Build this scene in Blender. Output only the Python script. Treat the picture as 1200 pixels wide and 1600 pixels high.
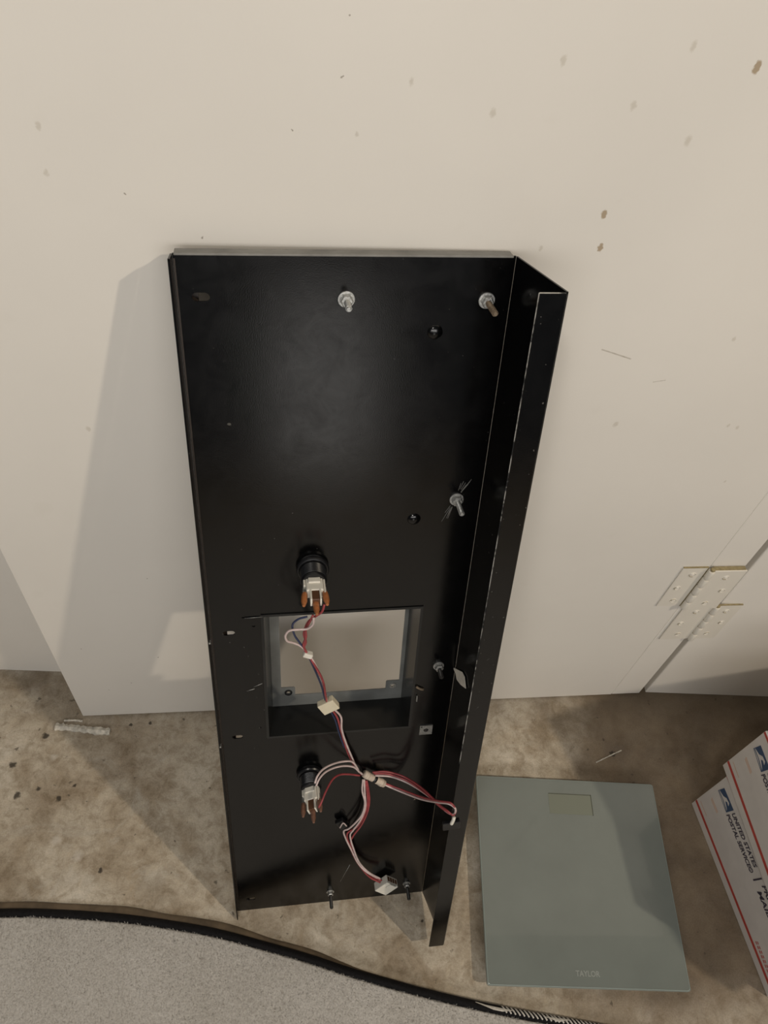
import bpy, bmesh, math, random
from mathutils import Vector, Matrix, noise as mnoise

for o in list(bpy.data.objects):
    bpy.data.objects.remove(o, do_unlink=True)
SC = bpy.context.scene
COL = SC.collection

# ---------------------------------------------------------------- camera
cam_d = bpy.data.cameras.new('camera')
cam_d.sensor_fit = 'VERTICAL'
cam_d.sensor_height = 24.0
cam_d.lens = 1247.79 / 1600.0 * 24.0
cam_d.clip_start = 0.02
cam = bpy.data.objects.new('camera', cam_d)
COL.objects.link(cam)
rt = Vector((0.99494, -0.008352, 0.100126))
up = Vector((-0.053775, 0.797525, 0.600884))
fw = Vector((0.084872, 0.603228, -0.79304))
m = Matrix((rt, up, -fw)).transposed().to_4x4()
m.translation = (0.0, -0.6177, 1.3171)
cam.matrix_world = m
SC.camera = cam

# ---------------------------------------------------------------- world, lights, exposure
w = bpy.data.worlds.new('room_ambience')
SC.world = w
w.use_nodes = True
w.node_tree.nodes['Background'].inputs[0].default_value = (0.92, 0.95, 1.0, 1)
w.node_tree.nodes['Background'].inputs[1].default_value = 0.07

def lamp(name, loc, power, radius, color):
    d = bpy.data.lights.new(name, 'POINT')
    d.energy = power
    d.shadow_soft_size = radius
    d.color = color
    o = bpy.data.objects.new(name, d)
    o.location = loc
    COL.objects.link(o)
    return o
lamp('warm_bulb', (2.90, -1.95, 3.85), 295.0, 0.06, (1.0, 0.86, 0.68))
lamp('ceiling_bulb', (-0.41, -1.18, 2.42), 30.0, 0.09, (1.0, 0.945, 0.865))

# added soft fill light facing the door, no window modelled there
wd_ = bpy.data.lights.new('soft_front_fill', 'AREA')
wd_.shape = 'RECTANGLE'; wd_.size = 2.6; wd_.size_y = 0.8; wd_.energy = 31.0; wd_.color = (1.0, 0.965, 0.925)
wo_ = bpy.data.objects.new('soft_front_fill', wd_)
wo_.location = (0.1, -2.58, 1.80); wo_.rotation_euler = (math.radians(90), 0, 0)
COL.objects.link(wo_)

SC.view_settings.view_transform = 'Standard'
SC.view_settings.look = 'None'
SC.view_settings.gamma = 1.0
SC.view_settings.use_curve_mapping = False
SC.view_settings.exposure = 0.0

R = random.Random(7)
# wire centre lines in the panel's own frame: (across, up, out)
WIRES = {'red': [[(0.1168, 0.655, 0.06), (0.1144, 0.6459, 0.06), (0.1078, 0.6359, 0.056), (0.1012, 0.623, 0.05), (0.0975, 0.6045, 0.046), (0.0995, 0.5906, 0.044), (0.0976, 0.5786, 0.042), (0.1023, 0.5667, 0.04), (0.11, 0.5446, 0.036), (0.1175, 0.5195, 0.03), (0.1219, 0.4875, 0.022), (0.125, 0.4609, 0.014)], [(0.1057, 0.6415, 0.06), (0.1028, 0.6295, 0.056), (0.0993, 0.6135, 0.05), (0.0994, 0.5999, 0.047), (0.0969, 0.5862, 0.044), (0.0996, 0.5747, 0.042), (0.1037, 0.5627, 0.039), (0.1121, 0.5385, 0.036), (0.119, 0.5133, 0.03), (0.1229, 0.4766, 0.02)], [(0.1306, 0.4469, 0.012), (0.1379, 0.4279, 0.01), (0.1424, 0.4041, 0.008), (0.1477, 0.3782, 0.007), (0.1549, 0.3488, 0.006), (0.1638, 0.3247, 0.006), (0.1724, 0.3105, 0.007)], [(0.1845, 0.3209, 0.012), (0.2022, 0.3225, 0.014), (0.2253, 0.3144, 0.018), (0.2437, 0.3214, 0.042), (0.2574, 0.3311, 0.072), (0.2654, 0.3379, 0.088), (0.2715, 0.3337, 0.091), (0.2736, 0.3436, 0.091), (0.2669, 0.3542, 0.088), (0.258, 0.3419, 0.076), (0.2447, 0.3057, 0.044), (0.2237, 0.2879, 0.018), (0.1989, 0.2978, 0.012)], [(0.1867, 0.3153, 0.01), (0.2063, 0.3141, 0.012), (0.231, 0.3044, 0.018), (0.2469, 0.316, 0.045), (0.2579, 0.33, 0.074), (0.267, 0.3352, 0.089)], [(0.1781, 0.3019, 0.01), (0.1812, 0.2827, 0.012), (0.1827, 0.2606, 0.014), (0.1805, 0.2339, 0.013), (0.1742, 0.2041, 0.01), (0.1647, 0.1785, 0.008), (0.1616, 0.1606, 0.008), (0.1698, 0.1276, 0.008), (0.1789, 0.1017, 0.009), (0.1932, 0.0808, 0.012), (0.2086, 0.0678, 0.014)], [(0.1765, 0.3021, 0.01), (0.1795, 0.2789, 0.013), (0.1802, 0.2568, 0.015), (0.1764, 0.2288, 0.013), (0.169, 0.202, 0.01), (0.1565, 0.1859, 0.008), (0.1591, 0.1594, 0.007), (0.1671, 0.1281, 0.008), (0.176, 0.1038, 0.009), (0.1906, 0.0779, 0.012), (0.207, 0.063, 0.014)], [(0.1688, 0.3124, 0.009), (0.154, 0.3238, 0.014), (0.1411, 0.3324, 0.02), (0.1314, 0.3371, 0.03), (0.1224, 0.3363, 0.045), (0.117, 0.3322, 0.055), (0.113, 0.3243, 0.058)]], 'white': [[(0.1062, 0.64, 0.062), (0.1057, 0.6296, 0.06), (0.1002, 0.6211, 0.057), (0.0914, 0.619, 0.055), (0.0826, 0.616, 0.053), (0.0787, 0.6063, 0.05), (0.0805, 0.596, 0.047), (0.087, 0.5908, 0.045), (0.0943, 0.5836, 0.043), (0.1009, 0.5716, 0.041), (0.1079, 0.5536, 0.037), (0.1154, 0.5248, 0.03), (0.1212, 0.4918, 0.022), (0.1249, 0.4642, 0.015)], [(0.1344, 0.4454, 0.012), (0.1424, 0.4286, 0.01), (0.1438, 0.4051, 0.009), (0.15, 0.3768, 0.008), (0.158, 0.3485, 0.008), (0.1652, 0.3246, 0.008), (0.172, 0.3146, 0.009)], [(0.1667, 0.3244, 0.009), (0.1585, 0.3449, 0.012), (0.1464, 0.3556, 0.018), (0.1322, 0.363, 0.026), (0.1197, 0.3681, 0.036), (0.1121, 0.3677, 0.045), (0.1088, 0.3615, 0.05)], [(0.1685, 0.319, 0.009), (0.1604, 0.3344, 0.012), (0.1474, 0.3467, 0.018), (0.1338, 0.3553, 0.026), (0.1221, 0.3616, 0.036), (0.1145, 0.3625, 0.045), (0.1103, 0.3563, 0.05)], [(0.1885, 0.3111, 0.01), (0.21, 0.3083, 0.012), (0.233, 0.2987, 0.018), (0.2491, 0.3176, 0.05), (0.2602, 0.3317, 0.078), (0.2674, 0.3337, 0.088), (0.2728, 0.336, 0.091), (0.2724, 0.3476, 0.091), (0.2646, 0.3504, 0.086), (0.2564, 0.3338, 0.072), (0.2439, 0.2989, 0.042), (0.2223, 0.284, 0.018), (0.199, 0.2951, 0.012)], [(0.2012, 0.2907, 0.01), (0.223, 0.2824, 0.014), (0.2406, 0.296, 0.034), (0.2524, 0.3194, 0.058)], [(0.1729, 0.3067, 0.011), (0.1724, 0.2868, 0.014), (0.1766, 0.2629, 0.015), (0.1743, 0.2364, 0.014), (0.1666, 0.2157, 0.012), (0.1577, 0.1993, 0.01), (0.1511, 0.1913, 0.008), (0.1551, 0.1709, 0.008), (0.1638, 0.143, 0.009), (0.1728, 0.1143, 0.01), (0.1851, 0.0941, 0.013), (0.2021, 0.0793, 0.016)], [(0.1747, 0.305, 0.01), (0.176, 0.2808, 0.014), (0.1778, 0.2515, 0.015), (0.1725, 0.2192, 0.012), (0.164, 0.1953, 0.01), (0.1601, 0.1808, 0.009), (0.1652, 0.1523, 0.01), (0.1744, 0.1173, 0.011), (0.1889, 0.0917, 0.013), (0.206, 0.0769, 0.016)]], 'blue': [[(0.1002, 0.6384, 0.058), (0.0915, 0.6338, 0.056), (0.0859, 0.6236, 0.053), (0.0877, 0.6054, 0.048), (0.0929, 0.5912, 0.045), (0.099, 0.5756, 0.041), (0.1052, 0.5538, 0.037), (0.1125, 0.5251, 0.031), (0.1181, 0.4985, 0.024), (0.1227, 0.4666, 0.015)], [(0.1292, 0.4436, 0.011), (0.1359, 0.4211, 0.008), (0.1412, 0.3946, 0.006), (0.1481, 0.3671, 0.006)]]}
PTS = {'tie1': (0.1016, 0.5688, 0.041), 'conn': (0.1267, 0.4551, 0.013), 'tapeA': (0.1744, 0.3156, 0.009), 'tapeB': (0.2009, 0.2935, 0.011), 'tie2': (0.2734, 0.3199, 0.089), 'clip2': (0.2734, 0.3046, 0.085), 'plug': (0.2164, 0.0508, 0.012), 'clip': (0.1485, 0.205, 0.005), 'sheath': (-0.0915, 1.1368, 0.0)}
RUG = [(-0.4191, -0.3795), (-0.366, -0.3789), (-0.3029, -0.3808), (-0.2388, -0.3852), (-0.174, -0.3929), (-0.1088, -0.4032), (-0.0432, -0.4184), (0.022, -0.4343), (0.0867, -0.4525), (0.1509, -0.4682), (0.2148, -0.4821), (0.2784, -0.4945), (0.342, -0.5053), (0.4057, -0.5145)]
MARKS = [(0.5915, 0.965, 0.00275), (0.5985, 0.9339, 0.00275), (0.665, 1.0845, 0.0033), (0.6126, 1.0952, 0.00275), (0.5236, 1.08, 0.00275), (0.4203, 1.0596, 0.0022), (0.372, 1.0601, 0.0011), (0.3747, 1.0986, 0.0011), (0.3854, 1.021, 0.00165), (0.482, 1.0414, 0.00275), (0.3384, 1.0212, 0.0011), (0.6872, 0.7174, 0.0033), (0.8293, 0.7134, 0.0022), (0.8173, 0.7163, 0.0022), (0.8592, 0.6192, 0.00165), (0.547, 0.9312, 0.0022), (0.1397, 0.7066, 0.00275), (0.1636, 1.0143, 0.0022), (0.1609, 0.9795, 0.0022), (-0.0053, 0.2288, 0.0), (0.0958, 0.1234, 0.0011), (0.147, 0.2076, 0.0011), (0.0582, 0.1008, 0.0011), (0.0434, 0.2414, 0.0011), (0.1599, 0.4269, 0.0011), (0.2679, 0.9301, 0.0011), (0.2142, 0.9653, 0.0011), (0.7658, 0.8379, 0.0022), (0.5846, 1.0528, 0.00275), (0.6366, 1.0292, 0.0033)]
FLAG = [(-0.012, 0.4804), (-0.0023, 0.488), (0.0074, 0.4947), (0.02, 0.5033), (0.0275, 0.5026), (0.0344, 0.4907), (0.0217, 0.4837), (0.011, 0.4812), (0.0058, 0.4865)] 

# ---------------------------------------------------------------- helpers
def link(o, parent=None):
    COL.objects.link(o)
    if parent is not None:
        o.parent = parent
    return o

def tag(o, label=None, cat=None, group=None, kind=None):
    if label: o['label'] = label
    if cat: o['category'] = cat
    if group: o['group'] = group
    if kind: o['kind'] = kind
    return o

def empty(name, loc=(0, 0, 0), mat=None):
    o = bpy.data.objects.new(name, None)
    o.empty_display_size = 0.05
    link(o)
    if mat is not None:
        o.matrix_world = mat
    else:
        o.location = loc
    return o

def mobj(name, verts, faces, mat, parent=None, smooth=False):
    me = bpy.data.meshes.new(name)
    me.from_pydata([tuple(v) for v in verts], [], faces)
    me.update()
    if smooth:
        for p in me.polygons: p.use_smooth = True
    me.materials.append(mat)
    return link(bpy.data.objects.new(name, me), parent)

def bmobj(name, bm, mat, parent=None, smooth=False):
    me = bpy.data.meshes.new(name)
    bmesh.ops.recalc_face_normals(bm, faces=bm.faces[:])
    bm.to_mesh(me); bm.free()
    if smooth:
        for p in me.polygons: p.use_smooth = True
    me.materials.append(mat)
    return link(bpy.data.objects.new(name, me), parent)

def add_box(bm, lo, hi, bevel=0.0, mtx=None, seg=2):
    b = bmesh.new()
    bmesh.ops.create_cube(b, size=1.0)
    for v in b.verts:
        v.co = Vector([lo[i] + (v.co[i] + 0.5) * (hi[i] - lo[i]) for i in range(3)])
    if bevel > 0:
        bmesh.ops.bevel(b, geom=b.edges[:], offset=bevel, segments=seg, affect='EDGES', profile=0.5)
    if mtx is not None:
        b.transform(mtx)
    tmp = bpy.data.meshes.new('tmp'); b.to_mesh(tmp); b.free()
    bm.from_mesh(tmp); bpy.data.meshes.remove(tmp)

def box(name, lo, hi, mat, parent=None, bevel=0.0, mtx=None, seg=2):
    bm = bmesh.new(); add_box(bm, lo, hi, bevel, mtx, seg)
    return bmobj(name, bm, mat, parent)

def catmull(pts, n=6):
    P = [Vector(p) for p in pts]
    P = [P[0] * 2 - P[1]] + P + [P[-1] * 2 - P[-2]]
    out = []
    for i in range(1, len(P) - 2):
        a, b, c, d = P[i-1], P[i], P[i+1], P[i+2]
        for k in range(n):
            t = k / n
            out.append(0.5 * ((2*b) + (c-a)*t + (2*a-5*b+4*c-d)*t*t + (3*b-a-3*c+d)*t**3))
    out.append(P[-2])
    return out

def tube_data(pts, r, seg=8):
    V, Fc = [], []
    prev = None
    N = len(pts)
    for i, p in enumerate(pts):
        t = (pts[min(i+1, N-1)] - pts[max(i-1, 0)]).normalized()
        if prev is None:
            a = t.orthogonal().normalized()
        else:
            a = (prev - t * prev.dot(t)).normalized()
        prev = a
        b = t.cross(a)
        for k in range(seg):
            an = 2 * math.pi * k / seg
            V.append(p + (a * math.cos(an) + b * math.sin(an)) * r)
    for i in range(N - 1):
        for k in range(seg):
            k2 = (k + 1) % seg
            Fc.append((i*seg+k, i*seg+k2, (i+1)*seg+k2, (i+1)*seg+k))
    Fc.append(tuple(reversed(range(seg))))
    Fc.append(tuple(range((N-1)*seg, N*seg)))
    return V, Fc

def tube(name, pts, r, mat, parent=None, seg=8, n=6):
    V, Fc = tube_data(catmull(pts, n) if len(pts) > 2 else [Vector(p) for p in pts], r, seg)
    return mobj(name, V, Fc, mat, parent, True)

def lathe(name, prof, mat, parent=None, seg=32, mtx=None, smooth=True, hexa=False):
    """profile of (radius, height) turned about local Z, then moved by mtx"""
    V, Fc = [], []
    for (r, h) in prof:
        for k in range(seg):
            a = 2 * math.pi * k / seg
            V.append(Vector((r * math.cos(a), r * math.sin(a), h)))
    for i in range(len(prof) - 1):
        for k in range(seg):
            k2 = (k + 1) % seg
            Fc.append((i*seg+k, i*seg+k2, (i+1)*seg+k2, (i+1)*seg+k))
    Fc.append(tuple(reversed(range(seg))))
    Fc.append(tuple(range((len(prof)-1)*seg, len(prof)*seg)))
    if mtx is not None:
        V = [mtx @ v for v in V]
    o = mobj(name, V, Fc, mat, parent, False)
    if smooth:
        for p in o.data.polygons:
            p.use_smooth = len(p.vertices) == 4
        o.data.set_sharp_from_angle(angle=math.radians(35))
    return o

def plate(name, outline, holes, thick, mat, parent=None, mtx=None):
    """flat plate with holes, drawn in XY, thickness centred on Z=0"""
    cu = bpy.data.curves.new('plate_curve', 'CURVE')
    cu.dimensions = '2D'; cu.fill_mode = 'BOTH'; cu.extrude = thick / 2
    for pl in [outline] + holes:
        s = cu.splines.new('POLY')
        s.points.add(len(pl) - 1)
        for q, p in zip(s.points, pl): q.co = (p[0], p[1], 0, 1)
        s.use_cyclic_u = True
    tmp = bpy.data.objects.new('plate_tmp', cu); COL.objects.link(tmp)
    bpy.context.view_layer.update()
    me = bpy.data.meshes.new_from_object(tmp.evaluated_get(bpy.context.evaluated_depsgraph_get()))
    bpy.data.objects.remove(tmp, do_unlink=True); bpy.data.curves.remove(cu)
    if mtx is not None: me.transform(mtx)
    me.name = name
    me.materials.clear(); me.materials.append(mat)
    for p in me.polygons: p.use_smooth = False
    return link(bpy.data.objects.new(name, me), parent)

def lettering(name, text, size, mtx, mat, parent, shear=0.0, bold=0.0, depth=0.0002, width=None):
    cu = bpy.data.curves.new('lettering_curve', 'FONT')
    cu.body = text; cu.size = size; cu.shear = shear; cu.offset = bold; cu.extrude = depth / 2
    cu.resolution_u = 3
    tmp = bpy.data.objects.new('lettering_tmp', cu); COL.objects.link(tmp)
    bpy.context.view_layer.update()
    me = bpy.data.meshes.new_from_object(tmp.evaluated_get(bpy.context.evaluated_depsgraph_get()))
    bpy.data.objects.remove(tmp, do_unlink=True); bpy.data.curves.remove(cu)
    if width:
        xs = [v.co.x for v in me.vertices]; x0, x1 = min(xs), max(xs)
        for v in me.vertices: v.co.x = (v.co.x - x0) * width / (x1 - x0)
    me.transform(mtx); me.name = name
    me.materials.clear(); me.materials.append(mat)
    return link(bpy.data.objects.new(name, me), parent)

def circ(cx, cy, r, n=16): return [(cx + r*math.cos(2*math.pi*k/n), cy + r*math.sin(2*math.pi*k/n)) for k in range(n)]
def slot(cx, cy, L, r, n=8):
    out = []
    for k in range(n + 1):
        a = -math.pi/2 + math.pi*k/n; out.append((cx + L/2 + r*math.cos(a), cy + r*math.sin(a)))
    for k in range(n + 1):
        a = math.pi/2 + math.pi*k/n; out.append((cx - L/2 + r*math.cos(a), cy + r*math.sin(a)))
    return out

# ---------------------------------------------------------------- materials
class NT:
    def __init__(s, name):
        s.mat = bpy.data.materials.new(name); s.mat.use_nodes = True
        s.t = s.mat.node_tree; s.p = s.t.nodes['Principled BSDF']
    def n(s, typ, **kw):
        x = s.t.nodes.new(typ)
        for k, v in kw.items(): setattr(x, k, v)
        return x
    def l(s, a, b): s.t.links.new(a, b)
    def coord(s): return s.n('ShaderNodeTexCoord').outputs['Object']
    def noise(s, scale, detail=4, rough=0.55, vec=None, dist=0.0):
        x = s.n('ShaderNodeTexNoise'); x.inputs['Scale'].default_value = scale
        x.inputs['Detail'].default_value = detail; x.inputs['Roughness'].default_value = rough
        x.inputs['Distortion'].default_value = dist
        s.l(vec if vec is not None else s.coord(), x.inputs['Vector']); return x.outputs['Fac']
    def ramp(s, fac, stops):
        x = s.n('ShaderNodeValToRGB'); e = x.color_ramp.elements
        while len(e) < len(stops): e.new(0.5)
        for i, (p, c) in enumerate(stops):
            e[i].position = p; e[i].color = (*c, 1) if len(c) == 3 else c
        s.l(fac, x.inputs[0]); return x.outputs['Color']
    def mix(s, fac, a, b, mode='MIX'):
        x = s.n('ShaderNodeMix', data_type='RGBA', blend_type=mode)
        if isinstance(fac, (int, float)): x.inputs['Factor'].default_value = fac
        else: s.l(fac, x.inputs['Factor'])
        for i, q in ((6, a), (7, b)):
            if isinstance(q, tuple): x.inputs[i].default_value = (*q, 1) if len(q) == 3 else q
            else: s.l(q, x.inputs[i])
        return x.outputs[2]
    def math(s, op, a, b=None, clamp=False):
        x = s.n('ShaderNodeMath', operation=op, use_clamp=clamp)
        for i, q in ((0, a), (1, b)):
            if q is None: continue
            if isinstance(q, (int, float)): x.inputs[i].default_value = q
            else: s.l(q, x.inputs[i])
        return x.outputs[0]
    def bump(s, h, strength=0.2, dist=0.001):
        x = s.n('ShaderNodeBump'); x.inputs['Strength'].default_value = strength
        x.inputs['Distance'].default_value = dist
        s.l(h, x.inputs['Height']); s.l(x.outputs[0], s.p.inputs['Normal']); return x

def simple(name, col, rough=0.5, metal=0.0, var=0.0, vscale=60, bump=0.0, bscale=200, spec=None, coat=0.0):
    q = NT(name); q.p.inputs['Roughness'].default_value = rough; q.p.inputs['Metallic'].default_value = metal
    if spec is not None: q.p.inputs['Specular IOR Level'].default_value = spec
    if coat: q.p.inputs['Coat Weight'].default_value = coat
    if var > 0:
        f = q.noise(vscale)
        q.l(q.ramp(f, [(0.3, tuple(c*(1-var) for c in col)), (0.7, tuple(min(1, c*(1+var)) for c in col))]), q.p.inputs['Base Color'])
    else:
        q.p.inputs['Base Color'].default_value = (*col, 1)
    if bump > 0: q.bump(q.noise(bscale, 3), bump, 0.001)
    return q.mat

def spots_mask(q, vec, spots, axis=('X', 'Z'), soft=0.35, aspect=1.0):
    """union of soft blobs at given places on a surface"""
    sep = q.n('ShaderNodeSeparateXYZ'); q.l(vec, sep.inputs[0])
    tot = None
    for (a, b, r) in spots:
        dx = q.math('MULTIPLY', q.math('SUBTRACT', sep.outputs[axis[0]], a), 1.0 / r)
        dy = q.math('MULTIPLY', q.math('SUBTRACT', sep.outputs[axis[1]], b), 1.0 / (r * aspect))
        d = q.math('ADD', q.math('MULTIPLY', dx, dx), q.math('MULTIPLY', dy, dy))
        v = q.math('MULTIPLY', q.math('SUBTRACT', 1.0, d), 1.0 / soft, clamp=True)
        tot = v if tot is None else q.math('MAXIMUM', tot, v)
    return tot

def paint_mat(name, col, marks=None, lines=None):
    q = NT(name); q.p.inputs['Roughness'].default_value = 0.42
    co = q.coord()
    f = q.noise(3.0, 4, vec=co)
    c = q.ramp(f, [(0.25, tuple(x*0.95 for x in col)), (0.75, tuple(min(1, x*1.03) for x in col))])
    f2 = q.noise(22, 5, vec=co)
    c = q.mix(q.ramp(f2, [(0.63, (0, 0, 0)), (0.80, (0.10, 0.10, 0.10))]), c, (0.52, 0.47, 0.38))
    if marks:
        wob = q.n('ShaderNodeTexNoise'); wob.inputs['Scale'].default_value = 300
        q.l(co, wob.inputs['Vector'])
        vv = q.n('ShaderNodeVectorMath', operation='MULTIPLY_ADD')
        q.l(wob.outputs['Color'], vv.inputs[0]); vv.inputs[1].default_value = (0.004, 0.004, 0.004)
        q.l(co, vv.inputs[2])
        off = q.n('ShaderNodeVectorMath', operation='SUBTRACT'); q.l(vv.outputs[0], off.inputs[0]); off.inputs[1].default_value = (0.002, 0.002, 0.002)
        small = [m_ for m_ in marks if 0 < m_[2] < 0.0015]
        big = [m_ for m_ in marks if m_[2] >= 0.0015]
        c = q.mix(q.math('MULTIPLY', spots_mask(q, off.outputs[0], small), 0.6), c, (0.16, 0.12, 0.08))
        c = q.mix(q.math('MULTIPLY', spots_mask(q, off.outputs[0], big[3:], soft=0.8, aspect=1.6), 0.30), c, (0.34, 0.28, 0.18))
        c = q.mix(q.math('MULTIPLY', spots_mask(q, off.outputs[0], big[:3], soft=0.6, aspect=1.7), 0.75), c, (0.30, 0.20, 0.09))
    if lines:
        sep = q.n('ShaderNodeSeparateXYZ'); q.l(co, sep.inputs[0])
        for (x0, z0, x1, z1, wd, st) in lines:
            dx, dz = x1 - x0, z1 - z0; L = math.hypot(dx, dz); dx /= L; dz /= L
            ax = q.math('SUBTRACT', sep.outputs['X'], x0); az = q.math('SUBTRACT', sep.outputs['Z'], z0)
            al = q.math('ADD', q.math('MULTIPLY', ax, dx), q.math('MULTIPLY', az, dz))
            ac = q.math('ABSOLUTE', q.math('SUBTRACT', q.math('MULTIPLY', ax, dz), q.math('MULTIPLY', az, dx)))
            k = q.math('MULTIPLY', q.math('LESS_THAN', ac, wd), q.math('MULTIPLY', q.math('GREATER_THAN', al, 0.0), q.math('LESS_THAN', al, L)))
            k = q.math('MULTIPLY', k, q.math('MULTIPLY', q.noise(150, 2, vec=co), st))
            c = q.mix(k, c, (0.25, 0.2, 0.13))
    q.l(c, q.p.inputs['Base Color'])
    q.bump(q.noise(260, 3, vec=co), 0.10, 0.0006)
    return q.mat

WALLC = (0.77, 0.735, 0.675)
M_wall = paint_mat('cream_wall_paint', WALLC)
M_door = paint_mat('cream_door_paint', WALLC, MARKS,
                   [(0.6367, 0.8219, 0.6708, 0.8103, 0.0008, 0.9), (0.7051, 0.7799, 0.7177, 0.7828, 0.0006, 0.7)])

def concrete():
    q = NT('stained_concrete'); co = q.coord()
    q.p.inputs['Roughness'].default_value = 0.7
    base = q.ramp(q.noise(4.5, 8, 0.62, co, 0.6), [(0.30, (0.34, 0.28, 0.205)), (0.48, (0.50, 0.44, 0.35)), (0.66, (0.60, 0.55, 0.465))])
    mid = q.ramp(q.noise(17, 6, 0.6, co, 0.8), [(0.35, (0.62, 0.55, 0.46)), (0.6, (1.0, 1.0, 1.0))])
    c = q.mix(0.75, base, mid, 'MULTIPLY')
    fine = q.ramp(q.noise(55, 7, 0.72, co, 0.5), [(0.36, (0.66, 0.62, 0.56)), (0.52, (1.0, 1.0, 1.0)), (0.68, (1.16, 1.15, 1.13))])
    c = q.mix(0.85, c, fine, 'MULTIPLY')
    pale = q.ramp(q.noise(9, 5, 0.7, co, 1.5), [(0.60, (0, 0, 0)), (0.72, (0.55, 0.55, 0.55))])
    c = q.mix(pale, c, (0.50, 0.46, 0.39))
    brown = q.ramp(q.noise(6.3, 6, 0.65, co, 0.4), [(0.56, (0, 0, 0)), (0.72, (0.7, 0.7, 0.7))])
    c = q.mix(brown, c, (0.16, 0.115, 0.065))
    # brown stain on the box side, darkened further to stand in for shade
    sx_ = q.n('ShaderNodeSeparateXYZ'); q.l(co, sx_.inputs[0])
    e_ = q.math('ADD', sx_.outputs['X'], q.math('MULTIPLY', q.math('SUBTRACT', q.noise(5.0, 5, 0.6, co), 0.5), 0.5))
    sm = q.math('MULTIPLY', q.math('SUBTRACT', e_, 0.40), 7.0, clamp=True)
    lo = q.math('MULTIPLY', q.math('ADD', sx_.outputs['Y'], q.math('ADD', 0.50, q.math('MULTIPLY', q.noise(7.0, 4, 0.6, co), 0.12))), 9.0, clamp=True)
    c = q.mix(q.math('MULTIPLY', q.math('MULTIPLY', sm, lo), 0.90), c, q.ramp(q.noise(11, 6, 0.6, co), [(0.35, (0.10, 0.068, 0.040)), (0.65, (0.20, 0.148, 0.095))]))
    grain = q.ramp(q.noise(420, 2, 0.6, co), [(0.35, (0.80, 0.79, 0.77)), (0.65, (1.0, 1.0, 1.0))])
    c = q.mix(0.8, c, grain, 'MULTIPLY')
    speck = q.ramp(q.noise(70, 3, 0.5, co), [(0.68, (0, 0, 0)), (0.73, (1, 1, 1))])
    c = q.mix(q.math('MULTIPLY', speck, 0.7), c, (0.05, 0.038, 0.025))
    sep = q.n('ShaderNodeSeparateXYZ'); q.l(co, sep.inputs[0])
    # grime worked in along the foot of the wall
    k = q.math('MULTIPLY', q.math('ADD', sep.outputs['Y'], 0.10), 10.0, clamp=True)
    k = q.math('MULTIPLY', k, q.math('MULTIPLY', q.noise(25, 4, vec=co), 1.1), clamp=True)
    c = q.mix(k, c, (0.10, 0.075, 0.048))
    wob = q.n('ShaderNodeTexNoise'); wob.inputs['Scale'].default_value = 160; q.l(co, wob.inputs['Vector'])
    vv = q.n('ShaderNodeVectorMath', operation='MULTIPLY_ADD'); q.l(wob.outputs['Color'], vv.inputs[0])
    vv.inputs[1].default_value = (0.008,)*3; q.l(co, vv.inputs[2])
    of = q.n('ShaderNodeVectorMath', operation='SUBTRACT'); q.l(vv.outputs[0], of.inputs[0]); of.inputs[1].default_value = (0.004,)*3
    pits = [(-0.461, -0.164, .0062), (-0.442, -0.212, .006), (-0.412, -0.201, .005), (-0.378, -0.216, .005), (-0.293, -0.32, .0045),
            (-0.358, -0.194, .003), (-0.422, -0.115, .006), (-0.289, -0.092, .004), (-0.258, -0.088, .003), (0.5369, -0.1178, .006), (0.193, -0.385, .003)]
    pm = spots_mask(q, of.outputs[0], pits, ('X', 'Y'), 0.7)
    c = q.mix(q.math('MULTIPLY', pm, 0.9), c, (0.03, 0.022, 0.013))
    whites = [(-0.367, -0.278, .009), (-0.40, -0.15, .007), (-0.475, -0.20, .008), (-0.33, -0.30, .010), (0.675, -0.26, .006)]
    c = q.mix(q.math('MULTIPLY', spots_mask(q, of.outputs[0], whites, ('X', 'Y'), 1.0), 0.4), c, (0.62, 0.58, 0.52))
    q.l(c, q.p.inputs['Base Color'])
    h = q.math('ADD', q.math('MULTIPLY', q.noise(40, 6, 0.6, co), 1.0), q.math('MULTIPLY', speck, -0.4))
    h = q.math('SUBTRACT', h, pm)
    q.bump(h, 0.35, 0.0015)
    return q.mat
M_floor = concrete()

def black_steel():
    q = NT('black_painted_steel'); co = q.coord()
    c = q.ramp(q.noise(5, 5, 0.6, co), [(0.35, (0.0010, 0.0010, 0.0012)), (0.65, (0.0022, 0.0022, 0.0022))])
    sp = q.ramp(q.noise(330, 2, 0.5, co), [(0.735, (0, 0, 0)), (0.77, (1, 1, 1))])
    c = q.mix(q.math('MULTIPLY', sp, 0.35), c, (0.25, 0.24, 0.22))
    q.l(c, q.p.inputs['Base Color'])
    r = q.ramp(q.noise(34, 7, 0.72, co, 0.6), [(0.32, (0.15,)*3), (0.68, (0.23,)*3)])
    q.l(r, q.p.inputs['Roughness'])
    q.p.inputs['IOR'].default_value = 1.5
    q.bump(q.noise(900, 2, 0.5, co), 0.10, 0.0003)
    return q.mat
M_black = black_steel()

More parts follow.
